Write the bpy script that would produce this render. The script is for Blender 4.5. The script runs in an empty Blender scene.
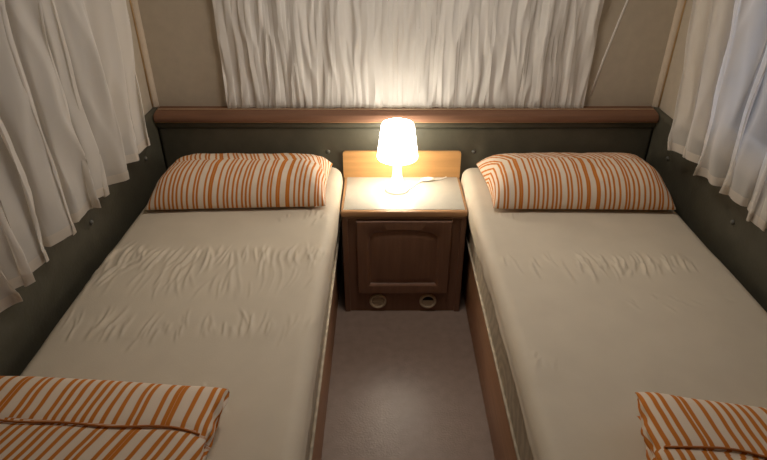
import bpy, bmesh, math, random
import numpy as np
from mathutils import Vector, noise
random.seed(7)
rng = np.random.default_rng(11)
C = bpy.context.scene.collection
PI = math.pi

# ------------------------------------------------------------------ materials
def srgb(r, g, b):
    f = lambda c: ((c/255+0.055)/1.055)**2.4 if c/255 > 0.04045 else c/255/12.92
    return (f(r), f(g), f(b), 1)

class NT:
    def __init__(s, name):
        s.m = bpy.data.materials.new(name); s.m.use_nodes = True
        s.t = s.m.node_tree; s.t.nodes.clear()
        s.out = s.n('ShaderNodeOutputMaterial')
    def n(s, ty, **kw):
        nd = s.t.nodes.new(ty)
        for k, v in kw.items():
            if k[0] == '_': nd.inputs[k[1:]].default_value = v
            else: setattr(nd, k, v)
        return nd
    def l(s, a, b): s.t.links.new(a, b)

def plain(name, col, rough=0.5, var=0.12, scale=(6, 6, 6), nscale=5.0, bump=0.0, bscale=60.0, spec=0.4, detail=4.0, sss=0):
    """principled surface whose colour is gently mottled by stretched noise"""
    k = NT(name)
    tc = k.n('ShaderNodeTexCoord'); mp = k.n('ShaderNodeMapping'); mp.inputs['Scale'].default_value = scale
    k.l(tc.outputs['Object'], mp.inputs['Vector'])
    nz = k.n('ShaderNodeTexNoise', _Scale=nscale, _Detail=detail); k.l(mp.outputs[0], nz.inputs['Vector'])
    rp = k.n('ShaderNodeValToRGB'); rp.color_ramp.elements[0].position = 0.3; rp.color_ramp.elements[1].position = 0.7
    rp.color_ramp.elements[0].color = tuple(c*(1-var) for c in col[:3]) + (1,)
    rp.color_ramp.elements[1].color = tuple(min(1, c*(1+var)) for c in col[:3]) + (1,)
    k.l(nz.outputs['Fac'], rp.inputs[0])
    bs = k.n('ShaderNodeBsdfPrincipled', _Roughness=rough); bs.inputs['Specular IOR Level'].default_value = spec
    k.l(rp.outputs[0], bs.inputs['Base Color'])
    if bump:
        n2 = k.n('ShaderNodeTexNoise', _Scale=bscale, _Detail=3.0); k.l(tc.outputs['Object'], n2.inputs['Vector'])
        bp = k.n('ShaderNodeBump', _Strength=bump, _Distance=0.004)
        k.l(n2.outputs['Fac'], bp.inputs['Height']); k.l(bp.outputs[0], bs.inputs['Normal'])
    k.l(bs.outputs[0], k.out.inputs[0])
    return k.m

def wood(name, col, rough=0.4, var=0.18, axis='x', spec=0.4):
    sc = {'x': (1.2, 14, 14), 'y': (14, 1.2, 14), 'z': (14, 14, 1.2)}[axis]
    return plain(name, col, rough, var, sc, 4.0, 0.05, 220, spec, 6)

def stripes(name):
    """cream cotton with irregular orange stripes running along V; U is metres across"""
    k = NT(name)
    uv = k.n('ShaderNodeUVMap', uv_map='UVMap')
    sp = k.n('ShaderNodeSeparateXYZ'); k.l(uv.outputs[0], sp.inputs[0])
    nz = k.n('ShaderNodeTexNoise', _Scale=9.0, _Detail=1.0); k.l(uv.outputs[0], nz.inputs['Vector'])
    ma = k.n('ShaderNodeMath', operation='MULTIPLY_ADD'); k.l(nz.outputs['Fac'], ma.inputs[0]); ma.inputs[1].default_value = 0.008
    k.l(sp.outputs['X'], ma.inputs[2])
    v = k.n('ShaderNodeTexVoronoi', voronoi_dimensions='1D', _Scale=57.0, _Randomness=0.72)
    k.l(ma.outputs[0], v.inputs['W'])
    mr = k.n('ShaderNodeMapRange'); mr.inputs['From Min'].default_value = 0.18; mr.inputs['From Max'].default_value = 0.25
    k.l(v.outputs['Distance'], mr.inputs['Value'])
    mx = k.n('ShaderNodeMix', data_type='RGBA')
    mx.inputs['A'].default_value = (0.58, 0.19, 0.025, 1); mx.inputs['B'].default_value = (0.80, 0.67, 0.53, 1)
    k.l(mr.outputs[0], mx.inputs['Factor'])
    n2 = k.n('ShaderNodeTexNoise', _Scale=420.0, _Detail=2.0); k.l(uv.outputs[0], n2.inputs['Vector'])
    bp = k.n('ShaderNodeBump', _Strength=0.15, _Distance=0.002); k.l(n2.outputs['Fac'], bp.inputs['Height'])
    bs = k.n('ShaderNodeBsdfPrincipled', _Roughness=0.8); bs.inputs['Specular IOR Level'].default_value = 0.2
    k.l(mx.outputs['Result'], bs.inputs['Base Color']); k.l(bp.outputs[0], bs.inputs['Normal'])
    k.l(bs.outputs[0], k.out.inputs[0]); return k.m

def sheer(name, col, clear, trans=0.45):
    k = NT(name)
    tc = k.n('ShaderNodeTexCoord')
    wv = k.n('ShaderNodeTexNoise', _Scale=300.0, _Detail=2.0); k.l(tc.outputs['Object'], wv.inputs['Vector'])
    bp = k.n('ShaderNodeBump', _Strength=0.12, _Distance=0.001); k.l(wv.outputs['Fac'], bp.inputs['Height'])
    d = k.n('ShaderNodeBsdfDiffuse'); d.inputs[0].default_value = col; k.l(bp.outputs[0], d.inputs['Normal'])
    t = k.n('ShaderNodeBsdfTranslucent'); t.inputs[0].default_value = col
    m1 = k.n('ShaderNodeMixShader'); m1.inputs[0].default_value = trans
    k.l(d.outputs[0], m1.inputs[1]); k.l(t.outputs[0], m1.inputs[2])
    tr = k.n('ShaderNodeBsdfTransparent'); m2 = k.n('ShaderNodeMixShader'); m2.inputs[0].default_value = clear
    # looking along the cloth passes through more threads than looking straight at it
    lw = k.n('ShaderNodeLayerWeight', _Blend=0.35)
    mr = k.n('ShaderNodeMapRange'); mr.inputs['To Min'].default_value = clear; mr.inputs['To Max'].default_value = clear*0.25
    k.l(lw.outputs['Facing'], mr.inputs['Value']); k.l(mr.outputs[0], m2.inputs[0])
    k.l(m1.outputs[0], m2.inputs[1]); k.l(tr.outputs[0], m2.inputs[2])
    k.l(m2.outputs[0], k.out.inputs[0]); return k.m

def ticking(name):
    k = NT(name)
    tc = k.n('ShaderNodeTexCoord')
    w = k.n('ShaderNodeTexWave', wave_type='RINGS', _Scale=7.0, _Distortion=7.0, _Detail=2.0); w.inputs['Detail Scale'].default_value = 2.5
    k.l(tc.outputs['Object'], w.inputs['Vector'])
    rp = k.n('ShaderNodeValToRGB'); rp.color_ramp.elements[0].color = (0.48, 0.41, 0.30, 1); rp.color_ramp.elements[1].color = (0.60, 0.52, 0.39, 1)
    k.l(w.outputs['Fac'], rp.inputs[0])
    bs = k.n('ShaderNodeBsdfPrincipled', _Roughness=0.8); k.l(rp.outputs[0], bs.inputs['Base Color'])
    k.l(bs.outputs[0], k.out.inputs[0]); return k.m

def glow(name, col, st, base=(0.9, 0.85, 0.75, 1)):
    k = NT(name)
    bs = k.n('ShaderNodeBsdfPrincipled', _Roughness=0.35); bs.inputs['Base Color'].default_value = base
    bs.inputs['Emission Color'].default_value = col; bs.inputs['Emission Strength'].default_value = st
    k.l(bs.outputs[0], k.out.inputs[0]); return k.m

def pane_mat(name):
    k = NT(name)
    tr = k.n('ShaderNodeBsdfTransparent'); tr.inputs[0].default_value = (0.9, 0.93, 0.95, 1)
    gl = k.n('ShaderNodeBsdfGlossy', _Roughness=0.03)
    fr = k.n('ShaderNodeFresnel', _IOR=1.45); mx = k.n('ShaderNodeMixShader')
    k.l(fr.outputs[0], mx.inputs[0]); k.l(tr.outputs[0], mx.inputs[1]); k.l(gl.outputs[0], mx.inputs[2])
    k.l(mx.outputs[0], k.out.inputs[0]); return k.m

M = dict(
    wall=plain('cream_wall', (0.52, 0.45, 0.35, 1), 0.75, 0.04, bump=0.06, bscale=200, spec=0.15),
    ceil=plain('cream_ceiling', (0.55, 0.49, 0.40, 1), 0.8, 0.03, spec=0.1),
    trim=plain('cream_plastic', (0.60, 0.50, 0.38, 1), 0.45, 0.03),
    gold=plain('brass_line', (0.55, 0.36, 0.17, 1), 0.35, 0.1),
    floor=plain('taupe_vinyl', (0.27, 0.20, 0.162, 1), 0.34, 0.10, (3, 3, 3), 9.0, 0.22, 150, 0.7, 8),
    vinyl=plain('dark_green_vinyl', (0.084, 0.078, 0.055, 1), 0.44, 0.10, (3, 3, 3), 6.0, 0.18, 90, 0.35),
    button=plain('dark_button', (0.13, 0.125, 0.105, 1), 0.35, 0.05),
    shelfw=wood('reddish_brown_wood', (0.20, 0.10, 0.058, 1), 0.55, 0.12, 'x', 0.25),
    palew=plain('pale_edging', (0.55, 0.38, 0.24, 1), 0.4, 0.05),
    oak=wood('honey_oak', (0.50, 0.275, 0.105, 1), 0.4, 0.12, 'x'),
    cab=wood('brown_cabinet_wood', (0.22, 0.115, 0.07, 1), 0.42, 0.10, 'z'),
    cabx=wood('brown_cabinet_wood_flat_grain', (0.24, 0.125, 0.075, 1), 0.4, 0.10, 'x'),
    edge=wood('tan_wood_edging', (0.42, 0.235, 0.115, 1), 0.32, 0.08, 'x'),  # tan wood of the cabinet edging and shelf bead
    top=plain('cream_grey_laminate', (0.50, 0.475, 0.41, 1), 0.35, 0.03, spec=0.5),
    base=wood('bed_box_wood', (0.46, 0.25, 0.135, 1), 0.5, 0.10, 'y'),
    sheet=plain('cream_jersey', (0.66, 0.58, 0.455, 1), 0.62, 0.03, (2, 2, 2), 5, 0.07, 260, 0.25),
    tick=ticking('mattress_ticking'),
    stripe=stripes('orange_striped_cotton'),
    piping=plain('orange_seam', (0.50, 0.17, 0.04, 1), 0.8, 0.1),
    sheer=sheer('sheer_voile', (0.88, 0.84, 0.78, 1), 0.30, 0.28),
    sheer_dusk=sheer('sheer_voile_thin', (0.88, 0.84, 0.78, 1), 0.44, 0.30),
    hem=sheer('sheer_voile_hem', (0.80, 0.74, 0.66, 1), 0.08),
    voile=sheer('gathered_voile', (0.90, 0.86, 0.80, 1), 0.10, 0.25),
    blind=plain('grey_blind', (0.36, 0.33, 0.28, 1), 0.8, 0.04),
    frame=plain('window_frame_plastic', (0.50, 0.47, 0.42, 1), 0.5, 0.03),
    latch=plain('grey_latch_plastic', (0.16, 0.16, 0.16, 1), 0.45, 0.05),
    pane=pane_mat('window_acrylic'),
    shade=glow('lit_lamp_shade', (1.0, 0.92, 0.79, 1), 12.5),
    white=plain('white_plastic', (0.86, 0.83, 0.77, 1), 0.35, 0.02, spec=0.5),
    vent=plain('beige_vent_plastic', (0.50, 0.40, 0.28, 1), 0.4, 0.03),
    dark=plain('vent_shade', (0.015, 0.012, 0.01, 1), 0.9, 0.05),
    diffuser=glow('added_lamp_diffuser', (1.0, 0.91, 0.82, 1), 15.5),
)

# ------------------------------------------------------------------ helpers
def tag(o, label=None, cat=None, group=None, kind=None):
    for k, v in (('label', label), ('category', cat), ('group', group), ('kind', kind)):
        if v: o[k] = v
    return o

def thing(name, label, cat, loc, group=None):
    o = bpy.data.objects.new(name, None); C.objects.link(o); o.location = loc
    o.empty_display_size = 0.05
    return tag(o, label, cat, group)

def wloc(o):
    p = Vector((0, 0, 0))
    while o: p += Vector(o.location); o = o.parent
    return p

def link(name, me, mat, parent=None, loc=None, smooth=False, sangle=None):
    """mesh is authored in world coordinates; move it under its parent / origin"""
    o = bpy.data.objects.new(name, me); C.objects.link(o)
    if mat: me.materials.append(mat)
    base = wloc(parent) if parent else Vector((0, 0, 0))
    loc = Vector(loc) if loc else base.copy()
    me.transform(__import__('mathutils').Matrix.Translation(-loc))
    o.location = loc - base
    if parent: o.parent = parent
    if smooth:
        me.shade_smooth()
        if sangle: me.set_sharp_from_angle(angle=sangle)
    return o

def from_bm(name, bm, mat, parent=None, loc=None, smooth=False, sangle=None):
    bmesh.ops.recalc_face_normals(bm, faces=bm.faces)
    me = bpy.data.meshes.new(name); bm.to_mesh(me); bm.free()
    return link(name, me, mat, parent, loc, smooth, sangle)

def box(bm, x0, x1, y0, y1, z0, z1, bev=0.0, seg=2):
    t = bmesh.new()
    vs = [t.verts.new((x, y, z)) for x in (x0, x1) for y in (y0, y1) for z in (z0, z1)]
    for f in ((0,1,3,2), (4,6,7,5), (0,4,5,1), (2,3,7,6), (0,2,6,4), (1,5,7,3)): t.faces.new([vs[i] for i in f])
    bmesh.ops.recalc_face_normals(t, faces=t.faces)
    if bev: bmesh.ops.bevel(t, geom=t.edges[:], offset=bev, segments=seg, profile=0.5, affect='EDGES')
    tmp = bpy.data.meshes.new('tmp'); t.to_mesh(tmp); t.free(); bm.from_mesh(tmp); bpy.data.meshes.remove(tmp)

def obox(name, dims, mat, parent=None, bev=0.0, seg=2, **kw):
    bm = bmesh.new(); box(bm, *dims, bev, seg)
    return from_bm(name, bm, mat, parent, smooth=bev > 0, sangle=0.7 if bev > 0 else None, **kw)

def lathe(bm, prof, o, axis='z', n=48, closed=False):
    rings = []
    for r, h in prof:
        ring = []
        for i in range(n):
            a = 2*PI*i/n; c, s = r*math.cos(a), r*math.sin(a)
            p = (c, s, h) if axis == 'z' else (c, -h, s) if axis == 'y' else (h, c, s)
            ring.append(bm.verts.new((o[0]+p[0], o[1]+p[1], o[2]+p[2])))
        rings.append(ring)
    pairs = list(zip(rings, rings[1:])) + ([(rings[-1], rings[0])] if closed else [])
    for a, b in pairs:
        for i in range(n): bm.faces.new((a[i], a[(i+1) % n], b[(i+1) % n], b[i]))
    if not closed:
        bm.faces.new(rings[0]); bm.faces.new(rings[-1])

def tube(bm, pts, r, n=8):
    pts = [Vector(p) for p in pts]; rings = []
    for i, p in enumerate(pts):
        d = (pts[min(i+1, len(pts)-1)] - pts[max(i-1, 0)]).normalized()
        u = d.cross(Vector((0, 0, 1)));  u = u.normalized() if u.length > 1e-4 else Vector((1, 0, 0))
        v = d.cross(u)
        rings.append([bm.verts.new(p + (u*math.cos(2*PI*k/n) + v*math.sin(2*PI*k/n))*r) for k in range(n)])
    for a, b in zip(rings, rings[1:]):
        for k in range(n): bm.faces.new((a[k], a[(k+1) % n], b[(k+1) % n], b[k]))
    bm.faces.new(rings[0]); bm.faces.new(rings[-1])

def spline(pts, n=8):
    P = [Vector(p) for p in pts]; P = [2*P[0]-P[1]] + P + [2*P[-1]-P[-2]]; out = []
    for i in range(1, len(P)-2):
        for k in range(n):
            t = k/n; a, b, c, d = P[i-1:i+3]
            out.append(0.5*((2*b)+(c-a)*t+(2*a-5*b+4*c-d)*t*t+(3*b-a-3*c+d)*t**3))
    return out + [P[-2]]

def extrude_profile(bm, prof, x0, x1):
    """closed YZ profile pushed along X"""
    A = [bm.verts.new((x0, y, z)) for y, z in prof]; B = [bm.verts.new((x1, y, z)) for y, z in prof]
    n = len(prof)
    for i in range(n): bm.faces.new((A[i], A[(i+1) % n], B[(i+1) % n], B[i]))
    bm.faces.new(A); bm.faces.new(B)

def grid_mesh(name, P, closed_u=False, uv=None):
    """P: array (rows, cols, 3)"""
    r, c, _ = P.shape
    me = bpy.data.meshes.new(name)
    idx = np.arange(r*c).reshape(r, c)
    if closed_u: idx = np.concatenate([idx, idx[:, :1]], 1)
    q = np.stack([idx[:-1, :-1], idx[:-1, 1:], idx[1:, 1:], idx[1:, :-1]], -1).reshape(-1, 4)
    me.from_pydata(P.reshape(-1, 3).tolist(), [], q.tolist()); me.update()
    if uv is not None:
        lay = me.uv_layers.new(name='UVMap'); U = uv.reshape(-1, 2)
        vi = np.empty(len(me.loops), dtype=np.int32); me.loops.foreach_get('vertex_index', vi)
        lay.data.foreach_set('uv', U[vi].astype(np.float32).ravel())
    return me

def fnoise(x, y, s=0.0):
    return noise.noise(Vector((x, y, s)))

XL, XR, YB, YR, ZC = -0.965, 1.15, 2.345, -1.6, 1.95      # inner faces of the caravan shell
CX = 0.5*(XL+XR)

# ------------------------------------------------------------------ setting
def struct(name, bm, mat, **kw):
    return tag(from_bm(name, bm, mat, **kw), kind='structure')

b = bmesh.new(); box(b, XL-0.05, XR+0.05, YR-0.05, YB+0.05, -0.04, 0.0); struct('floor', b, M['floor'])
b = bmesh.new(); box(b, XL-0.05, XR+0.05, YR-0.05, YB+0.05, ZC, ZC+0.04); struct('ceiling', b, M['ceil'])
b = bmesh.new(); box(b, XL-0.05, XR+0.05, YR-0.05, YR, 0, ZC); struct('wall_rear', b, M['wall'])
WY0, WY1, WZ0, WZ1 = 0.72, 1.89, 0.86, 1.47                # side windows
for nm, xa, xb in (('wall_left', XL-0.03, XL), ('wall_right', XR, XR+0.03)):
    b = bmesh.new()
    box(b, xa, xb, YR, WY0, 0, ZC); box(b, xa, xb, WY1, YB+0.03, 0, ZC)
    box(b, xa, xb, WY0, WY1, 0, WZ0); box(b, xa, xb, WY0, WY1, WZ1, ZC)
    struct(nm, b, M['wall'])
FX0, FX1, FZ0, FZ1 = -0.52, 0.70, 0.86, 1.42               # front window behind the gathered curtain
b = bmesh.new()
box(b, XL, FX0, YB, YB+0.03, 0, ZC); box(b, FX1, XR, YB, YB+0.03, 0, ZC)
box(b, FX0, FX1, YB, YB+0.03, 0, FZ0); box(b, FX0, FX1, YB, YB+0.03, FZ1, ZC)
struct('wall_front', b, M['wall'])

def side_window(n, side, blind):
    xw = XR if side > 0 else XL
    e = bpy.data.objects.new('window_%d' % n, None); C.objects.link(e); e.location = (xw+0.015*side, (WY0+WY1)/2, WZ0); e['kind'] = 'structure'
    xi, xo = xw-0.006*side, xw+0.028*side
    x0, x1 = min(xi, xo), max(xi, xo); fw = 0.035
    b = bmesh.new()
    box(b, x0, x1, WY0-0.005, WY1+0.005, WZ0-0.005, WZ0+fw, 0.006); box(b, x0, x1, WY0-0.005, WY1+0.005, WZ1-fw, WZ1+0.005, 0.006)
    box(b, x0, x1, WY0-0.005, WY0+fw, WZ0+fw, WZ1-fw, 0.006); box(b, x0, x1, WY1-fw, WY1+0.005, WZ0+fw, WZ1-fw, 0.006)
    from_bm('window_frame', b, M['frame'], e, smooth=True, sangle=0.7)
    xp = xw+0.016*side
    obox('pane', (xp-0.002, xp+0.002, WY0+fw, WY1-fw, WZ0+fw, WZ1-fw), M['pane'], e)
    if blind:
        bm = bmesh.new(); xb_ = xw+0.006*side; nz = 26       # shut pleated blind, added in place of grey reflections in the glass
        rows = []
        for i in range(nz+1):
            z = WZ0+fw+(WZ1-WZ0-2*fw)*i/nz; dx = 0.004 if i % 2 else -0.001
            rows.append([bm.verts.new((xb_+dx*side, y, z)) for y in (WY0+fw, WY1-fw)])
        for a, c in zip(rows, rows[1:]): bm.faces.new((a[0], a[1], c[1], c[0]))
        from_bm('added_pleated_blind', bm, M['blind'], e)
    else:
        for (ly, lz, dy, dz) in ((1.872, 1.04, 0.011, 0.024), (1.685, 0.885, 0.024, 0.011), (1.15, 0.885, 0.024, 0.011)):
            b = bmesh.new(); xl = sorted((xw-0.006*side, xw-0.024*side)); box(b, xl[0], xl[1], ly-dy, ly+dy, lz-dz, lz+dz, 0.005)
            from_bm('latch', b, M['latch'], e, smooth=True, sangle=0.7)
        b = bmesh.new()
        tube(b, spline([(xw-0.004*side, 1.60, 0.90), (xw-0.004*side, 1.57, 0.98), (xw-0.004*side, 1.62, 1.05), (xw-0.004*side, 1.71, 1.10)]), 0.004)
        from_bm('window_stay', b, M['frame'], e, smooth=True)
side_window(1, -1, True); side_window(2, 1, False)
e = bpy.data.objects.new('window_3', None); C.objects.link(e); e.location = (CX, YB, FZ0); e['kind'] = 'structure'
b = bmesh.new(); fw = 0.04
box(b, FX0-0.005, FX1+0.005, YB-0.004, YB+0.03, FZ0-0.005, FZ0+fw, 0.006); box(b, FX0-0.005, FX1+0.005, YB-0.004, YB+0.03, FZ1-fw, FZ1+0.005, 0.006)
box(b, FX0-0.005, FX0+fw, YB-0.004, YB+0.03, FZ0+fw, FZ1-fw, 0.006); box(b, FX1-fw, FX1+0.005, YB-0.004, YB+0.03, FZ0+fw, FZ1-fw, 0.006)
from_bm('window_frame', b, M['frame'], e, smooth=True, sangle=0.7)
obox('pane', (FX0+fw, FX1-fw, YB+0.02, YB+0.024, FZ0+fw, FZ1-fw), M['pane'], e)
obox('roller_blind', (FX0+fw, FX1-fw, YB+0.006, YB+0.009, FZ0+fw, FZ1-fw), M['blind'], e)

# corner trims: cream cover strip with a thin brass line
ti = 1
for side, xw in ((-1, XL), (1, XR)):
    b = bmesh.new()
    x = xw - 0.013*side
    prof = [(x+0.013*side, YB), (x-0.009*side, YB), (x-0.009*side, YB-0.006), (x-0.004*side, YB-0.014), (x+0.004*side, YB-0.019), (x+0.013*side, YB-0.019)]
    A = [b.verts.new((p[0], p[1], 0.786)) for p in prof]; B = [b.verts.new((p[0], p[1], ZC)) for p in prof]
    for i in range(6): b.faces.new((A[i], A[(i+1) % 6], B[(i+1) % 6], B[i]))
    b.faces.new(A); b.faces.new(B)
    struct('trim_%d' % ti, b, M['trim']); ti += 1
    b = bmesh.new(); tube(b, [(x+0.010*side, YB-0.022, 0.79), (x+0.010*side, YB-0.022, ZC)], 0.0032, 8)
    struct('trim_%d' % ti, b, M['gold'], smooth=True); ti += 1
# pale joint strip on the front wall beside the curtain
b = bmesh.new(); tube(b, [(0.862, YB-0.001, 0.83), (0.885, YB-0.001, 0.97), (0.912, YB-0.001, 1.10), (0.945, YB-0.001, 1.25), (0.98, YB-0.001, 1.45)], 0.0045, 8)
for v in b.verts: v.co.y = YB-0.001+(v.co.y-YB+0.001)*0.4
struct('trim_%d' % ti, b, M['white'], smooth=True); ti += 1
# curtain rails over the windows
for x in (XL+0.07, XR-0.07):
    b = bmesh.new(); box(b, x-0.012, x+0.012, 0.6, 2.14, 1.525, 1.545, 0.003); struct('trim_%d' % ti, b, M['trim']); ti += 1
b = bmesh.new(); box(b, -0.68, 0.86, YB-0.034, YB-0.012, 1.455, 1.475, 0.003); struct('trim_%d' % ti, b, M['trim']); ti += 1

# ------------------------------------------------------------------ upholstered panels
def button(parent, p, ax):
    b = bmesh.new()
    prof = [(0.0005, 0.006), (0.004, 0.0055), (0.0075, 0.003), (0.0085, 0.0), (0.0085, -0.004)]
    lathe(b, prof, p, ax, 20)
    return from_bm('button', b, M['button'], parent, smooth=True)

def padded(name, parent, axis, face, back, a0, a1, z0, z1, tufts, matl, nrow=60, ncol=120):
    """soft panel: front grid dimpled round its tufts, rounded to the edges; face/back are the normal coords"""
    s = np.linspace(a0, a1, ncol); z = np.linspace(z0, z1, nrow)
    S, Z = np.meshgrid(s, z)
    dz = np.minimum(Z-z0, z1-Z); ds = np.minimum(S-a0, a1-S); r = 0.009
    rnd = lambda d: np.where(d < r, r-np.sqrt(np.maximum(0, r*r-(r-d)**2)), 0)
    off = np.maximum(rnd(dz), rnd(ds))
    for ts, tz in tufts: off += 0.007*np.exp(-((S-ts)**2+(Z-tz)**2)/0.03**2)
    off += 0.0012*np.vectorize(lambda u, v: fnoise(u*7, v*7, 3.1))(S, Z)
    sg = 1 if back > face else -1
    N = face + sg*off
    def P3(N_, S_, Z_): return np.stack([S_, N_, Z_], -1) if axis == 'y' else np.stack([N_, S_, Z_], -1)
    F = P3(N, S, Z)
    # back skirt
    me = grid_mesh(name, F)
    bm = bmesh.new(); bm.from_mesh(me)
    ed = [e for e in bm.edges if e.is_boundary]
    ex = bmesh.ops.extrude_edge_only(bm, edges=ed)
    vs = [v for v in ex['geom'] if isinstance(v, bmesh.types.BMVert)]
    for v in vs:
        if axis == 'y': v.co.y = back
        else: v.co.x = back
    bmesh.ops.contextual_create(bm, geom=[e for e in bm.edges if e.is_boundary])
    bpy.data.meshes.remove(me)
    return from_bm(name, bm, matl, parent, smooth=True, sangle=1.0)

HB = thing('headboard', 'long dark green padded vinyl headboard below the brown shelf, behind both pillows and the lamp', 'headboard', (CX, 2.30, 0.30))
hb_t = [(-0.236, 0.606), (0.385, 0.606)]
padded('padding', HB, 'y', 2.275, 2.335, XL+0.024, XR-0.024, 0.30, 0.7165, hb_t, M['vinyl'], 70, 320)
b = bmesh.new()
prof = [(2.335, 0.714)] + [(2.285-0.017*math.sin(t)**0.6, 0.7295-0.0150*math.cos(t)) for t in np.linspace(0.001, PI-0.001, 14)] + [(2.335, 0.7445)]
extrude_profile(b, prof, XL+0.024, XR-0.024)
from_bm('top_roll', b, M['vinyl'], HB, smooth=True, sangle=0.8)
for x, z in hb_t: button(HB, (x, 2.2785, z), 'y')

def side_panel(side, label):
    xw = XL if side < 0 else XR
    t = thing('padded_wall_panel', label, 'wall panel', (xw-0.01*side, 1.1, 0.30), 'padded panels on the side walls')
    tf = [(1.615, 0.645), (2.115, 0.648), (1.115, 0.648)]
    padded('padding', t, 'x', xw-0.021*side, xw-0.001*side, -0.2, 2.338, 0.30, 0.785, tf, M['vinyl'], 60, 220)
    for y, z in tf[:2]:
        b = bmesh.new()
        pr = [(0.0005, 0.006), (0.004, 0.0055), (0.0075, 0.003), (0.0085, 0.0), (0.0085, -0.004)]
        lathe(b, [(r, -h*side) for r, h in pr], (xw-0.0175*side, y, z), 'x', 20)
        from_bm('button', b, M['button'], t, smooth=True)
side_panel(-1, 'dark green padded wall panel under the left curtain, beside the left bed')
side_panel(1, 'dark green padded wall panel under the right curtain, beside the right bed')

# shelf above the headboard
SH = thing('shelf', 'reddish brown wooden shelf running along the front wall under the gathered curtain', 'shelf', (CX, 2.30, 0.745))
b = bmesh.new()
prof = [(2.344, 0.745), (2.262, 0.745), (2.253, 0.748), (2.250, 0.755), (2.251, 0.766), (2.256, 0.775), (2.266, 0.780), (2.30, 0.785), (2.344, 0.785)]
extrude_profile(b, prof, XL+0.026, XR-0.026)
from_bm('board', b, M['shelfw'], SH, smooth=True, sangle=0.6)
obox('edging', (XL+0.03, XR-0.03, 2.300, 2.3055, 0.7845, 0.7885), M['palew'], SH, 0.0015)
b = bmesh.new(); tube(b, [(XL+0.026, 2.256, 0.7475), (XR-0.026, 2.256, 0.7475)], 0.0035, 8)
from_bm('front_bead', b, M['edge'], SH, smooth=True)
# ------------------------------------------------------------------ bedside cabinet
NX0, NX1, NY0, NY1, NH = -0.166, 0.328, 1.952, 2.253, 0.50
BP = thing('splashback_board', 'honey oak board standing against the headboard behind the lamp', 'board', (0.078, 2.258, 0.44))
b = bmesh.new()
W0, W1, Z0, Z1, r = -0.172, 0.329, 0.44, 0.618, 0.012
pts = [(W0, Z0)] + [(W0+r-r*math.cos(t), Z1-r+r*math.sin(t)) for t in np.linspace(0, PI/2, 6)] + [(W1-r+r*math.sin(t), Z1-r+r*math.cos(t)) for t in np.linspace(0, PI/2, 6)] + [(W1, Z0)]
A = [b.verts.new((x, 2.2535, z)) for x, z in pts]; B = [b.verts.new((x, 2.2640, z)) for x, z in pts]
for i in range(len(pts)): b.faces.new((A[i], A[(i+1) % len(pts)], B[(i+1) % len(pts)], B[i]))
b.faces.new(A); b.faces.new(B)
bmesh.ops.recalc_face_normals(b, faces=b.faces)
bo = from_bm('board', b, M['oak'], BP)
NS = thing('bedside_cabinet', 'brown wooden bedside cabinet with pale top standing between the two beds', 'cabinet', (0.081, 2.107, 0))
b = bmesh.new()
box(b, NX0+0.002, NX0+0.024, NY0+0.002, NY1, 0.0, 0.470, 0.002); box(b, NX1-0.024, NX1-0.002, NY0+0.002, NY1, 0.0, 0.470, 0.002)
box(b, NX0+0.024, NX1-0.024, NY0+0.010, NY1, 0.0, 0.470)
from_bm('carcass', b, M['cab'], NS)
b = bmesh.new()
box(b, NX0, NX1, NY0-0.006, NY0+0.014, 0.474, 0.4985, 0.005, 3)
box(b, NX0, NX0+0.010, NY0+0.014, NY1, 0.474, 0.4985, 0.003); box(b, NX1-0.010, NX1, NY0+0.014, NY1, 0.474, 0.4985, 0.003)
from_bm('top_edging', b, M['edge'], NS, smooth=True, sangle=0.7)
obox('tabletop', (NX0+0.010, NX1-0.010, NY0+0.013, NY1, 0.470, 0.499), M['top'], NS, 0.0015)
obox('cornice', (NX0+0.003, NX1-0.003, NY0-0.002, NY0+0.012, 0.463, 0.474), M['cabx'], NS, 0.003)
# door: frame with an arched opening, and a raised panel in it
DX0, DX1, DZ0, DZ1 = -0.107, 0.270, 0.104, 0.455
yf = NY0-0.006
px0, px1, pz0, pzs, pzt = -0.064, 0.226, 0.142, 0.392, 0.418
def arch(i_):                                              # opening inset by i_
    x0, x1, z0 = px0+i_, px1-i_, pz0+i_; zs, zt = pzs-i_, pzt-i_
    pts = [(x, z0) for x in np.linspace(x0, x1, 25)[:-1]] + [(x1, z) for z in np.linspace(z0, zs, 15)[:-1]]
    c = (x0+x1)/2; hw = (x1-x0)/2
    for t in np.linspace(1, -1, 33)[:-1]:
        sh = 1-max(0, (abs(t)-0.78)/0.22)**2 if abs(t) > 0.78 else 1
        z = zs + (zt-zs)*(0.45*sh + 0.55*(1-t*t))
        pts.append((c+hw*t, z))
    pts += [(x0, z) for z in np.linspace(zs, z0, 15)[:-1]]
    return pts
inner = arch(0); cx_, cz_ = (px0+px1)/2, (pz0+pzs)/2
outer = []
for x, z in inner:
    dx, dz = x-cx_, z-cz_
    k = min((DX1-cx_)/dx if dx > 1e-9 else (DX0-cx_)/dx if dx < -1e-9 else 1e9, (DZ1-cz_)/dz if dz > 1e-9 else (DZ0-cz_)/dz if dz < -1e-9 else 1e9)
    outer.append([cx_+dx*k, cz_+dz*k])
for c in ((DX0, DZ0), (DX0, DZ1), (DX1, DZ0), (DX1, DZ1)):
    i = min(range(len(outer)), key=lambda i: (outer[i][0]-c[0])**2+(outer[i][1]-c[1])**2); outer[i] = list(c)
b = bmesh.new()
loops = [[(x, NY0+0.0105, z) for x, z in outer], [(x, yf+0.003, z) for x, z in outer],
         [(x+(0.003 if x < cx_ else -0.003), yf, z+(0.003 if z < cz_ else -0.003)) for x, z in outer],
         [(x, yf, z) for x, z in arch(0)], [(x, yf+0.004, z) for x, z in arch(0.007)], [(x, yf+0.010, z) for x, z in arch(0.011)]]
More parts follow.
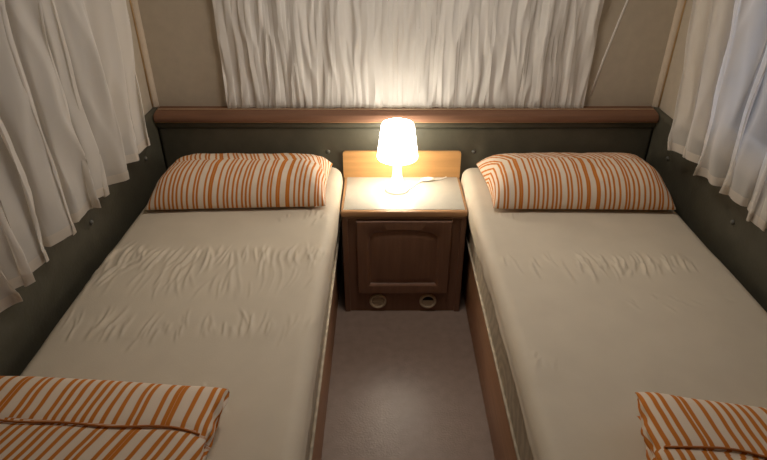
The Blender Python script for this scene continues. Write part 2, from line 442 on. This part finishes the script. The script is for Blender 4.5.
L = [[b.verts.new(p) for p in lp] for lp in loops]; n = len(inner)
for a, c in zip(L, L[1:]):
    for i in range(n): b.faces.new((a[i], a[(i+1) % n], c[(i+1) % n], c[i]))
DO = from_bm('door', b, M['cab'], NS, smooth=True, sangle=0.5)
b = bmesh.new()
loops = [[(x, yf+d, z) for x, z in arch(i_)] for i_, d in ((0.0105, 0.010), (0.016, 0.0105), (0.034, 0.0045), (0.038, 0.004))]
L = [[b.verts.new(p) for p in lp] for lp in loops]
for a, c in zip(L, L[1:]):
    for i in range(n): b.faces.new((a[i], a[(i+1) % n], c[(i+1) % n], c[i]))
b.faces.new(L[-1])
from_bm('raised_panel', b, M['cab'], DO, smooth=True, sangle=0.5)
for vx in (-0.024, 0.190):                                   # round air vents in the plinth
    o = (vx, NY0+0.010, 0.054)
    b = bmesh.new(); lathe(b, [(0.0365, 0.0), (0.0365, 0.006), (0.034, 0.0095), (0.029, 0.0095), (0.0255, 0.006), (0.0245, 0.001)], o, 'y', 40, closed=False)
    bmesh.ops.delete(b, geom=[f for f in b.faces if len(f.verts) > 4], context='FACES')
    V = from_bm('air_vent', b, M['vent'], NS, smooth=True, sangle=0.9)
    b = bmesh.new(); lathe(b, [(0.0248, 0.0004), (0.0248, 0.0016)], o, 'y', 32); from_bm('opening', b, M['dark'], V)  # near-black disc stands in for the shade inside the vent
    b = bmesh.new()
    if vx < 0:
        for k in range(5):
            zz = 0.054-0.018+k*0.009; h = math.sqrt(max(0, 0.024**2-(zz-0.054)**2)); box(b, vx-h, vx+h, NY0+0.004, NY0+0.0085, zz-0.003, zz+0.003)
    else:
        for k in range(3):
            zz = 0.054-0.018+k*0.009; h = math.sqrt(max(0, 0.024**2-(zz-0.054)**2)); box(b, vx-h, vx+h, NY0+0.004, NY0+0.0085, zz-0.0042, zz+0.0042)
    from_bm('louvre', b, M['vent'], V)

# ------------------------------------------------------------------ lamp
lx, ly, lz = 0.056, 2.135, 0.4992
LP = thing('table_lamp', 'small white plastic table lamp, switched on, standing on the bedside cabinet', 'lamp', (lx, ly, lz))
b = bmesh.new()
prof = [(0.001, 0.0), (0.050, 0.0), (0.0515, 0.003), (0.050, 0.008), (0.044, 0.016), (0.034, 0.028), (0.026, 0.044), (0.0205, 0.064), (0.0185, 0.085), (0.0180, 0.120), (0.0185, 0.150), (0.020, 0.160), (0.020, 0.172), (0.001, 0.172)]
lathe(b, prof, (lx, ly, lz), 'z', 48); from_bm('base', b, M['white'], LP, smooth=True, sangle=0.9)
b = bmesh.new()
prof = [(0.0775, 0.1495), (0.080, 0.1455), (0.0820, 0.1510), (0.0665, 0.270), (0.0645, 0.281), (0.060, 0.2875), (0.052, 0.291), (0.030, 0.2935), (0.001, 0.294),
        (0.001, 0.291), (0.030, 0.2905), (0.051, 0.288), (0.0590, 0.2835), (0.0625, 0.277), (0.064, 0.268)]
lathe(b, prof, (lx, ly, lz), 'z', 64, closed=True); from_bm('shade', b, M['shade'], LP, smooth=True, sangle=0.9)
b = bmesh.new()
cord = spline([(lx+0.046, ly-0.004, lz+0.006), (lx+0.062, ly+0.010, lz+0.0035), (lx+0.078, ly+0.036, lz+0.003), (lx+0.094, ly+0.058, lz+0.004), (lx+0.110, ly+0.072, lz+0.006)])
tube(b, cord, 0.0024)
cord2 = spline([(lx+0.150, ly+0.082, lz+0.006), (lx+0.168, ly+0.088, lz+0.0035), (lx+0.195, ly+0.098, lz+0.0032), (lx+0.215, ly+0.112, lz+0.0032)])
tube(b, cord2, 0.0024)
CD = from_bm('cord', b, M['white'], LP, smooth=True, sangle=0.9)
b = bmesh.new()
lathe(b, [(0.003, -0.026), (0.007, -0.022), (0.010, -0.010), (0.0105, 0.004), (0.009, 0.016), (0.006, 0.024), (0.003, 0.026)], (0, 0, 0), 'x', 20)
for v in b.verts:
    v.co.z *= 0.85; v.co.y *= 1.1; v.co.x *= 1.12
    x, y = v.co.x, v.co.y; a = 0.18
    v.co.x, v.co.y = x*math.cos(a)-y*math.sin(a)+lx+0.130, x*math.sin(a)+y*math.cos(a)+ly+0.077
    v.co.z += lz+0.0095
from_bm('switch', b, M['white'], CD, smooth=True, sangle=0.9)

# ------------------------------------------------------------------ beds
BY0, BY1, ZB = 0.22, 2.272, 0.305
def bed(side, xi, xo, words):
    """xi: aisle face of the mattress, xo: wall side"""
    lo, hi = min(xi, xo), max(xi, xo); cx = (lo+hi)/2
    xa = xi + 0.018*side                                      # wooden box set back under the overhang
    t = thing('single_bed', 'plain brown wooden bed box under the %s mattress, %s of the aisle floor' % (words, words), 'bed', (cx, 1.2, 0), 'wooden bed boxes')
    x0, x1 = sorted((xa, xa+0.016*side))
    obox('side_panel', (x0, x1, BY0, BY1-0.31 if False else BY1-0.002, 0.0, ZB-0.012), M['base'], t, 0.002)
    x0, x1 = sorted((xa+0.016*side, xo))
    obox('carcass', (x0, x1, BY0, BY1-0.002, 0.0, ZB-0.012), M['cab'], t)
    x0, x1 = sorted((xa, xo))
    obox('platform', (x0, x1, BY0, BY1-0.002, ZB-0.012, ZB-0.001), M['cabx'], t, 0.002)
    # mattress with a piped edge
    mt = thing('mattress', 'patterned grey beige mattress showing below the %s bed sheet, on its wooden box' % words, 'mattress', (cx, 1.2, ZB), 'mattresses')
    obox('body', (lo+0.008, hi-0.008, BY0+0.008, BY1-0.008, ZB, 0.538), M['tick'], mt, 0.03, 5)
    bm = bmesh.new(); xx = xi+0.004*side
    tube(bm, [(xx, BY0+0.04, ZB+0.028), (xx, BY1-0.04, ZB+0.028)], 0.0045, 8)
    from_bm('piping', bm, M['tick'], mt, smooth=True)
    return t, mt

def sheet(side, xi, xo, label, bands, steps, seed):
    r_ = np.random.default_rng(seed)
    ztop, R = 0.552, 0.042
    ys = np.concatenate([[BY0], np.linspace(BY0, BY1, 420)])
    W = abs(xo-xi); d = -side                                  # d: direction from wall side to aisle is -side
    rows = []
    na, nt = 9, 210
    for j, y in enumerate(ys):
        pin = 0.0
        db = BY1-y
        rr = 0.05
        if db < rr: pin = rr-math.sqrt(max(0, rr*rr-(rr-db)**2))
        df = y-BY0
        if df < rr: pin = max(pin, rr-math.sqrt(max(0, rr*rr-(rr-df)**2)))
        pin = min(pin, 0.045)
        hem = 0.425 + 0.06*min(1, max(0, (1.75-y)/0.55)) + 0.009*fnoise(y*5, seed*3.3) + 0.005*fnoise(y*19, seed*1.7)
        row = []
        # aisle side, from hem upward
        for k in range(10):
            f = k/9; z = hem + (ztop-R-hem)*f
            out = -0.006*(1-f)**2 + 0.004*math.sin(f*PI) + 0.003*fnoise(y*9, z*9, seed) + 0.0035*fnoise(y*26, z*5, seed+4.0)*(1-f)
            row.append((xi - side*(out-pin), y, z))
        for k in range(1, na):
            a = PI/2*k/na
            row.append((xi+side*(R-R*math.cos(a)+pin), y, ztop-R+R*math.sin(a)))
        x_a, x_b = xi+side*(R+pin), xo-side*(R*0.8+pin)
        for k in range(nt+1):
            row.append((x_a+(x_b-x_a)*k/nt, y, ztop))
        for k in range(1, na):
            a = PI/2*k/na
            row.append((xo-side*(R*0.8*(1-math.sin(a))+pin), y, ztop-R*(1-math.cos(a))))
        for k in range(1, 5):
            row.append((xo-side*pin, y, ztop-R-(0.09)*k/4))
        rows.append(row)
    P = np.array(rows)
    X, Y, Z = P[..., 0].copy(), P[..., 1].copy(), P[..., 2].copy()
    top = np.clip((Z-(ztop-R*0.9))/(R*0.9), 0, 1)
    D = np.zeros_like(X)
    # sections of the bed beneath sit at slightly different heights
    for y0, amp in steps: D += amp/(1+np.exp(-(Y-y0)/0.016))
    U = (X-xi)*side/W
    for (yc, n, ln, sgn, amp, u0, u1, lean) in bands:
        for _ in range(n):
            u = r_.uniform(u0, u1); x0 = xi+side*u*W
            l = r_.uniform(0.35, 1.0)*ln; y0 = yc + r_.normal(0, 0.018) + 0.05*(u-0.5)*0
            a = lean*(u-0.35) + r_.normal(0, 0.13)
            wd = r_.uniform(0.0035, 0.0065); am = amp*r_.uniform(0.35, 1.0)
            cxs = x0 + side*math.sin(a)*l*0.5; cys = y0 - sgn*math.cos(a)*l*0.5
            ux, uy = side*math.sin(a), -sgn*math.cos(a)
            al = (X-cxs)*ux+(Y-cys)*uy
            cr = (X-cxs)*-uy+(Y-cys)*ux + 0.006*np.sin(al*30+u*9)
            env = np.exp(-(np.abs(al)/(l*0.42))**3)
            D += 1.55*am*env*(np.exp(-(cr/wd)**2) - 0.45*np.exp(-((cr-1.7*wd)/(1.5*wd))**2))
    for i in range(0, P.shape[0], 1):
        pass
    lowf = np.vectorize(lambda a_, b_: fnoise(a_*5, b_*3.2, seed) + 0.45*fnoise(a_*13, b_*9, seed+2))(X[::4, ::4], Y[::4, ::4])
    lf = np.repeat(np.repeat(lowf, 4, 0), 4, 1)[:X.shape[0], :X.shape[1]]
    k = np.ones(9)/9
    for ax in (0, 1): lf = np.apply_along_axis(lambda m: np.convolve(np.pad(m, 4, 'edge'), k, 'valid'), ax, lf)
    D += 0.0028*lf
    # rounding down at head and foot
    db = np.minimum(BY1-Y, Y-BY0); rr = 0.04
    drop = np.where(db < rr, rr-np.sqrt(np.maximum(0, rr*rr-(rr-db)**2)), 0)
    P[..., 2] = Z + (D - np.minimum(drop, 0.03))*top
    # closing row at the head end
    last = P[-1].copy(); last[:, 2] = np.minimum(last[:, 2], 0.43); P = np.concatenate([P, last[None]], 0)
    P[0, :, 2] = np.minimum(P[0, :, 2], 0.43)
    me = grid_mesh('bed_sheet', P)
    bm = bmesh.new(); bm.from_mesh(me); bmesh.ops.recalc_face_normals(bm, faces=bm.faces)
    if sum(f.normal.z for f in bm.faces) < 0: bmesh.ops.reverse_faces(bm, faces=bm.faces)
    bm.to_mesh(me); bm.free()
    o = link('bed_sheet', me, M['sheet'], None, ((xi+xo)/2, 1.2, ztop), smooth=True)
    return tag(o, label, 'bed sheet', 'cream fitted sheets')

LI, LO, RI, RO = -0.176, -0.912, 0.334, 1.098
bed(-1, LI-0.006, LO+0.006, 'left'); bed(1, RI+0.006, RO-0.006, 'right')
sheet(-1, LI, LO, 'cream fitted bed sheet with rows of creases, stretched over the left mattress',
      [(1.60, 74, 0.15, 1, 0.0034, 0.0, 1.0, 0.15), (1.17, 54, 0.11, -1, 0.0026, 0.0, 0.95, 0.1), (1.36, 40, 0.18, -1, 0.0015, 0, 1, 0.15), (1.80, 10, 0.07, -1, 0.0025, 0.05, 0.3, 0.1), (0.98, 12, 0.06, 1, 0.002, 0.2, 0.6, 1.2), (1.50, 12, 0.12, 1, 0.004, 0.75, 1.0, 0.9)],
      [(1.60, -0.006), (1.16, 0.005)], 3)
sheet(1, RI, RO, 'cream fitted bed sheet with one band of creases, stretched over the right mattress',
      [(1.555, 44, 0.13, 1, 0.0036, 0.05, 0.85, -0.25), (1.53, 26, 0.09, 1, 0.003, 0.35, 0.75, -0.5), (1.32, 9, 0.05, 1, 0.002, 0.45, 0.9, 2.5), (1.10, 12, 0.05, 1, 0.0018, 0.02, 0.15, 0.3), (1.85, 5, 0.05, 1, 0.0015, 0.02, 0.3, 0.3)],
      [(1.56, -0.006), (1.0, 0.003)], 8)

# ------------------------------------------------------------------ pillows
def pillow(name, label, corners, H, seam, seed, skew=0.42, zbase=0.5555, slant=0.0, ear=0.02):
    FL, FR, BL, BR = [np.array(c, float) for c in corners]
    na, nb = 150, 60
    a = np.linspace(-1, 1, na); bb = np.linspace(-1, 1, nb)
    # denser towards the rims
    a = np.sign(a)*(1-(1-np.abs(a))**1.5); bb = np.sign(bb)*(1-(1-np.abs(bb))**1.5)
    A, B = np.meshgrid(a, bb)
    s, t = (A+1)/2, (B+1)/2
    pinch_s = 1-0.035*(1-B**2)**1.0*np.abs(A)**6                  # ends draw in between the corners
    s2 = 0.5+(s-0.5)*pinch_s
    t2 = 0.5+(t-0.5)*(1-0.05*(1-A**2)*0.4*np.abs(B)**6)
    XY = (FL*(1-s2)[..., None]+FR*s2[..., None])*(1-t2)[..., None] + (BL*(1-s2)[..., None]+BR*s2[..., None])*t2[..., None]
    pk = skew                                                      # crest of the section, nearer the front
    fb = np.clip((t-pk)/(1-pk), 0, 1); ff = np.clip((pk-t)/pk, 0, 1)
    prof = np.maximum(0, 1-ff**2.3)**0.52*np.maximum(0, 1-fb**4)**0.5*(1-0.42*fb**1.2)
    endf = np.maximum(0, 1-np.abs(A)**9)**0.5
    nz = np.vectorize(lambda u, v: fnoise(u*3.0, v*2.0, seed) + 0.5*fnoise(u*8, v*4, seed+1) + 0.25*fnoise(u*20, v*7, seed+2))(A, B)
    h = H*prof*endf*(1+0.055*nz)
    length = np.linalg.norm(FR-FL)
    h -= 0.004*np.exp(-((t-seam)/0.012)**2)*endf
    # creases radiating from the ends
    cre = np.vectorize(lambda u, v: fnoise(u*2.0, v*9.0, seed+6))(A, B)*0.008*np.abs(A)**4*prof
    zt = 0.014 + h + cre
    zb = 0.014 - 0.0135*np.maximum(0, (1-np.abs(A)**6)*(1-np.abs(B)**4))**0.4
    zt[0, :] = zb[0, :]; zt[-1, :] = zb[-1, :]; zt[:, 0] = zb[:, 0]; zt[:, -1] = zb[:, -1]
    T = np.concatenate([XY, (zbase+zt)[..., None]], -1)
    Bo = np.concatenate([XY, (zbase+zb)[..., None]], -1)
    dT = np.linalg.norm(np.diff(np.concatenate([XY, zt[..., None]*0.8], -1), axis=1), axis=-1)
    arc = np.concatenate([np.zeros((nb, 1)), np.cumsum(dT, 1)], 1); arc -= arc[:, na//2:na//2+1]
    u = arc + slant*(t-0.5) + np.where(t > seam, 0.15*(t-seam) + 0.004, 0) + 0.15*seed
    # stripes bunch together where the ends draw in
    U = np.stack([u, t*0.36], -1)
    bm = bmesh.new()
    me1 = grid_mesh('t', T, uv=U); me2 = grid_mesh('b', Bo, uv=U)
    bm.from_mesh(me1); bm.from_mesh(me2)
    bmesh.ops.remove_doubles(bm, verts=bm.verts, dist=1e-5)
    bpy.data.meshes.remove(me1); bpy.data.meshes.remove(me2)
    c = XY.reshape(-1, 2).mean(0)
    o = from_bm(name, bm, M['stripe'], None, (c[0], c[1], zbase), smooth=True)
    return tag(o, label, 'pillow', 'orange striped pillows at the headboard')
pillow('pillow', 'orange and cream striped pillow at the head of the left bed, against the headboard',
       [(-0.868, 1.835), (-0.212, 1.865), (-0.835, 2.25), (-0.215, 2.235)], 0.116, 0.47, 1.0, slant=-0.02)
pillow('pillow', 'plump orange and cream striped pillow at the head of the right bed',
       [(0.402, 1.845), (1.066, 1.835), (0.392, 2.235), (1.055, 2.25)], 0.122, 0.49, 2.0, slant=0.0)

# ------------------------------------------------------------------ folded duvets near the foot ends
def fold_slab(name, parent, X0, X1, Y0, Y1, z0, z1, ang, pivot, seed, inner, seam_y, uoff):
    """a soft folded slab: rounded rectangle section in XZ, wavy along Y"""
    ny, npf = 110, 120
    h = z1-z0; W = X1-X0
    rows, uvr = [], []
    for j in range(ny+1):
        f = j/ny; ff = 2*f-1; ff = math.copysign(1-(1-abs(ff))**1.6, ff); f = (ff+1)/2
        y = Y0+(Y1-Y0)*f
        endf = max(0.0, 1-abs(ff)**9)**0.42
        row, uu = [], []
        for k in range(npf):
            a = 2*PI*k/npf
            ca, sa = math.cos(a), math.sin(a)
            ex = 0.16; ez = 0.62
            x = math.copysign(abs(ca)**ex, ca); z = math.copysign(abs(sa)**ez, sa)
            # ragged fold at the inner edge
            edge = abs(x)**10
            wob = 0.013*fnoise(y*9, z*1.5, seed)+0.010*fnoise(y*26, z*3, seed+1)
            xx = X0+W*(x+1)/2 + (inner*wob*edge if x*inner > 0 else 0)
            thick = 1 + 0.10*fnoise(xx*5, y*5, seed+2) + 0.07*fnoise(xx*14, y*6, seed+3)
            top = z > 0
            zz = (z0 + h*0.42) + (h*0.58*z*thick if top else h*0.42*z)*endf
            if top and seam_y is not None:
                sy = seam_y(xx)
                zz -= 0.0035*math.exp(-((y-sy)/0.010)**2)
            yy = y + 0.008*fnoise(xx*7, z, seed+5)*(abs(ff)**4)
            row.append((xx, yy, zz))
            u = xx + uoff + (0.0 if seam_y is None or y > seam_y(xx) else 0.010) + (y-Y1)*((0.0 if y > seam_y(xx) else -0.30) if seam_y and inner > 0 else 0.2)
            u *= 0.78
            uu.append((u + (0.0 if top else 0.003), y))
        Rw = np.array(row); m = npf//4
        dl = np.sqrt((np.diff(np.concatenate([Rw, Rw[:1]]), axis=0)[:, [0, 2]]**2).sum(1))
        for k in range(npf):
            a_ = -sum(dl[m:k]) if m <= k < m+npf//2 else sum(dl[k:m]) if k < m else sum(dl[k:])+sum(dl[:m])
            uu[k] = (uu[k][0] + 0.78*(Rw[m, 0] + a_ - Rw[k, 0]), uu[k][1])
        rows.append(row); uvr.append(uu)
    P = np.array(rows)
    ca, sa = math.cos(ang), math.sin(ang)
    dx, dy = P[..., 0]-pivot[0], P[..., 1]-pivot[1]
    P[..., 0] = pivot[0]+dx*ca-dy*sa; P[..., 1] = pivot[1]+dx*sa+dy*ca
    me = grid_mesh(name, P, closed_u=True, uv=np.array(uvr))
    return link(name, me, M['stripe'], parent, smooth=True), P

def duvet(label, X0, X1, Y0, Y1, ang, pivot, inner, seam, seed):
    t = thing('folded_duvet', label, 'duvet', ((X0+X1)/2, (Y0+Y1)/2, 0.552), 'folded orange striped duvets')
    fold_slab('lower_fold', t, X0+(0.012 if inner < 0 else 0.01), X1-0.016, Y0, Y1-0.022, 0.560, 0.604, ang, pivot, seed+10, inner, None, 0.31+seed)
    top, P = fold_slab('upper_fold', t, X0, X1, Y0, Y1, 0.598, 0.657, ang, pivot, seed, inner, seam, 0.11+seed)
    # stitched orange seam lying in its groove
    pts = []
    ca, sa = math.cos(ang), math.sin(ang)
    flat = P.reshape(-1, 3)
    for x in np.linspace(X0+0.015, X1-0.015, 80):
        y = seam(x); dx, dy = x-pivot[0], y-pivot[1]
        qx, qy = pivot[0]+dx*ca-dy*sa, pivot[1]+dx*sa+dy*ca
        dd = (flat[:, 0]-qx)**2+(flat[:, 1]-qy)**2
        near = np.argsort(dd)[:14]; z = flat[near, 2].max()
        pts.append([qx, qy, z+0.0012])
    pts = np.array(pts); pts[:, 2] = np.convolve(np.pad(pts[:, 2], 2, 'edge'), np.ones(5)/5, 'valid')
    b = bmesh.new(); tube(b, pts, 0.0026, 6); from_bm('seam', b, M['piping'], top, smooth=True)
duvet('folded orange and cream striped duvet on the near end of the left bed', -0.882, -0.340, 0.36, 0.910, -0.075, (-0.340, 0.90), 1,
      lambda x: 0.762-0.035*(x+0.35)+0.008*math.sin(x*11)+0.004*math.sin(x*27), 0.4)
duvet('folded orange and cream striped duvet on the near end of the right bed', 0.560, 1.07, 0.36, 0.902, -0.19, (0.56, 0.902), -1,
      lambda x: 0.738+0.010*math.sin(x*10+1)+0.004*math.sin(x*29), 1.3)

# ------------------------------------------------------------------ curtains
def curtain(name, label, axis, s0, s1, plane, nsign, z0, z1, period, amp, shift, matl, hem_m, seed, nz=60, per=34, hemh=0.028, gather=False, group=None, wav=1.0, slantf=0.0):
    r_ = np.random.default_rng(seed)
    L = abs(s1-s0)
    # irregular phase: list of fold widths
    w = []
    while sum(w) < L: w.append(period*r_.uniform(0.45, 1.6))
    w = np.array(w)*L/sum(w); knots = np.concatenate([[0], np.cumsum(w)])
    ns = int(len(w)*per)
    q = np.linspace(0, len(w), ns)
    sbase = np.interp(q, np.arange(len(knots)), knots)
    ampl = np.interp(q, np.arange(len(knots)), r_.uniform(0.55, 1.15, len(knots)))
    sharp = np.interp(q, np.arange(len(knots)), r_.uniform(0.3, 1.0, len(knots)))
    def surf(zs, extra=0.0):
        P = np.zeros((len(zs), ns, 3))
        for i, z in enumerate(zs):
            f = (z-z0)/(z1-z0)
            if gather:
                A = amp*(0.75+0.5*math.exp(-((f)/0.10)**2)*0 + 0.4*math.sin(f*PI))
                mean = np.array([0.10*period*fnoise(k*0.02*period/0.04, f*2.2, seed) for k in range(ns)])
                am = np.array([0.65+0.6*fnoise(k*0.03, f*3.0, seed+3) for k in range(ns)])
            else:
                A = amp*(1.0-0.35*f)
                mean = np.array([0.30*period*fnoise(k*0.012, f*1.4, seed) for k in range(ns)])
                am = np.array([0.9+0.5*fnoise(k*0.02, f*1.2, seed+3) for k in range(ns)])
            ph = 2*PI*q + wav*np.array([fnoise(k*0.015, f*2.0, seed+9) for k in range(ns)])*0.9
            off = A*ampl*am*(np.sin(ph)+0.35*sharp*np.sin(2*ph+1.0)+0.12*np.sin(3*ph+seed))
            s = sbase + mean*0.6 + shift*sharp*np.sin(2*ph+0.6)*(1-0.3*f) + slantf*f*(1-sbase/L)**3
            if gather:                                                # tiny ruffle at the bottom casing
                ru = math.exp(-(f/0.035)**2)
                off = off*(1-0.45*ru) + 0.0022*ru*np.sin(ph*4)
                k = noise
                off = np.array([amp*(1.5*k.noise(Vector((a_/0.045+0.45*k.noise(Vector((a_*4, f*2.0, seed+20))), f*1.5, seed)))
                                     + 0.8*(1-2*abs(k.noise(Vector((a_/0.034+0.6*k.noise(Vector((a_*7, f*3.0, seed+30))), f*2.2, seed+5)))))
                                     + 0.40*k.noise(Vector((a_/0.013, f*5, seed+8)))*(0.4+ru) + 0.35*k.noise(Vector((a_*9, f*9, seed+11)))) for a_ in sbase])
                off = off*(1-0.35*ru) + 0.0020*ru*np.sin(ph*5)
            else:
                k = noise
                off = off*0.85 + np.array([amp*0.42*(1-2*abs(k.noise(Vector((a_/0.055+0.8*k.noise(Vector((a_*5, f*2.2, seed+20))), f*1.3, seed+5)))))
                                     + amp*0.16*k.noise(Vector((a_/0.018, f*3.5, seed+8))) for a_ in sbase])
            off = off + extra
            sp = s0 + (s1-s0)*s/L
            zz = np.full(ns, z)
            if axis == 'x':
                P[i, :, 0] = sp; P[i, :, 1] = plane + nsign*off
            else:
                P[i, :, 1] = sp; P[i, :, 0] = plane + nsign*off
            P[i, :, 2] = zz + 0.006*np.sin(ph*0.5+seed)*(1-f)*(0 if gather else 1)
        return P
    P = surf(np.linspace(z0, z1, nz))
    c = P.reshape(-1, 3).mean(0)
    o = link(name, grid_mesh(name, P), matl, None, (c[0], c[1], z0), smooth=True)
    tag(o, label, 'curtain', group)
    H = surf(np.linspace(z0, z0+hemh, 5), 0.0014)
    link('hem', grid_mesh('hem', H), hem_m, o, smooth=True)
    return o
curtain('curtain', 'sheer white curtain over the left side window, hanging in deep folds', 'y', 1.99, 0.78, XL+0.076, 1, 0.762, 1.525, 0.112, 0.046, 0.028, M['sheer'], M['hem'], 21, slantf=-0.11, wav=2.2, group='side window curtains')
curtain('curtain', 'sheer white curtain over the right side window with bluish dusk light behind it', 'y', 1.95, 0.78, XR-0.076, -1, 0.767, 1.525, 0.112, 0.046, 0.028, M['sheer_dusk'], M['hem'], 35, slantf=-0.17, wav=2.2, group='side window curtains')
curtain('gathered_curtain', 'wide finely gathered white curtain over the front window, above the shelf', 'x', -0.650, 0.832, YB-0.024, -1, 0.787, 1.455, 0.040, 0.0125, 0.004, M['voile'], M['hem'], 5, nz=110, per=14, hemh=0.012, gather=True, wav=2.2)

# ------------------------------------------------------------------ unseen ceiling lamp, added above the frame to match the shading
CLx, CLy = CX, 1.66
cl = thing('added_ceiling_lamp', 'added round flat lit lamp, out of view on the ceiling over the aisle between the beds', 'lamp', (CLx, CLy, ZC))
b = bmesh.new(); lathe(b, [(0.22, 0.0), (0.22, -0.03), (0.21, -0.04)], (CLx, CLy, ZC), 'z', 40); from_bm('housing', b, M['trim'], cl, smooth=True, sangle=0.7)
b = bmesh.new(); lathe(b, [(0.205, -0.04), (0.20, -0.055), (0.13, -0.068), (0.001, -0.07)], (CLx, CLy, ZC), 'z', 40); from_bm('diffuser', b, M['diffuser'], cl, smooth=True)

# ------------------------------------------------------------------ dusk outside, camera
w = bpy.data.worlds.new('dusk'); bpy.context.scene.world = w; w.use_nodes = True
nt = w.node_tree; bg = nt.nodes['Background']; bg.inputs[0].default_value = (0.52, 0.66, 1.0, 1); bg.inputs[1].default_value = 1.15

cam = bpy.data.cameras.new('camera'); co = bpy.data.objects.new('camera', cam); C.objects.link(co)
co.location = (0, 0, 1.586); co.rotation_euler = (math.radians(59.0), 0, 0)
cam.sensor_width = 36; cam.lens = 36*576/767; cam.clip_start = 0.02
sc = bpy.context.scene; sc.camera = co
vs = sc.view_settings; sc.display_settings.display_device = 'sRGB'
vs.view_transform = 'Standard'; vs.look = 'None'; vs.exposure = 0.17; vs.gamma = 1.0; vs.use_curve_mapping = False
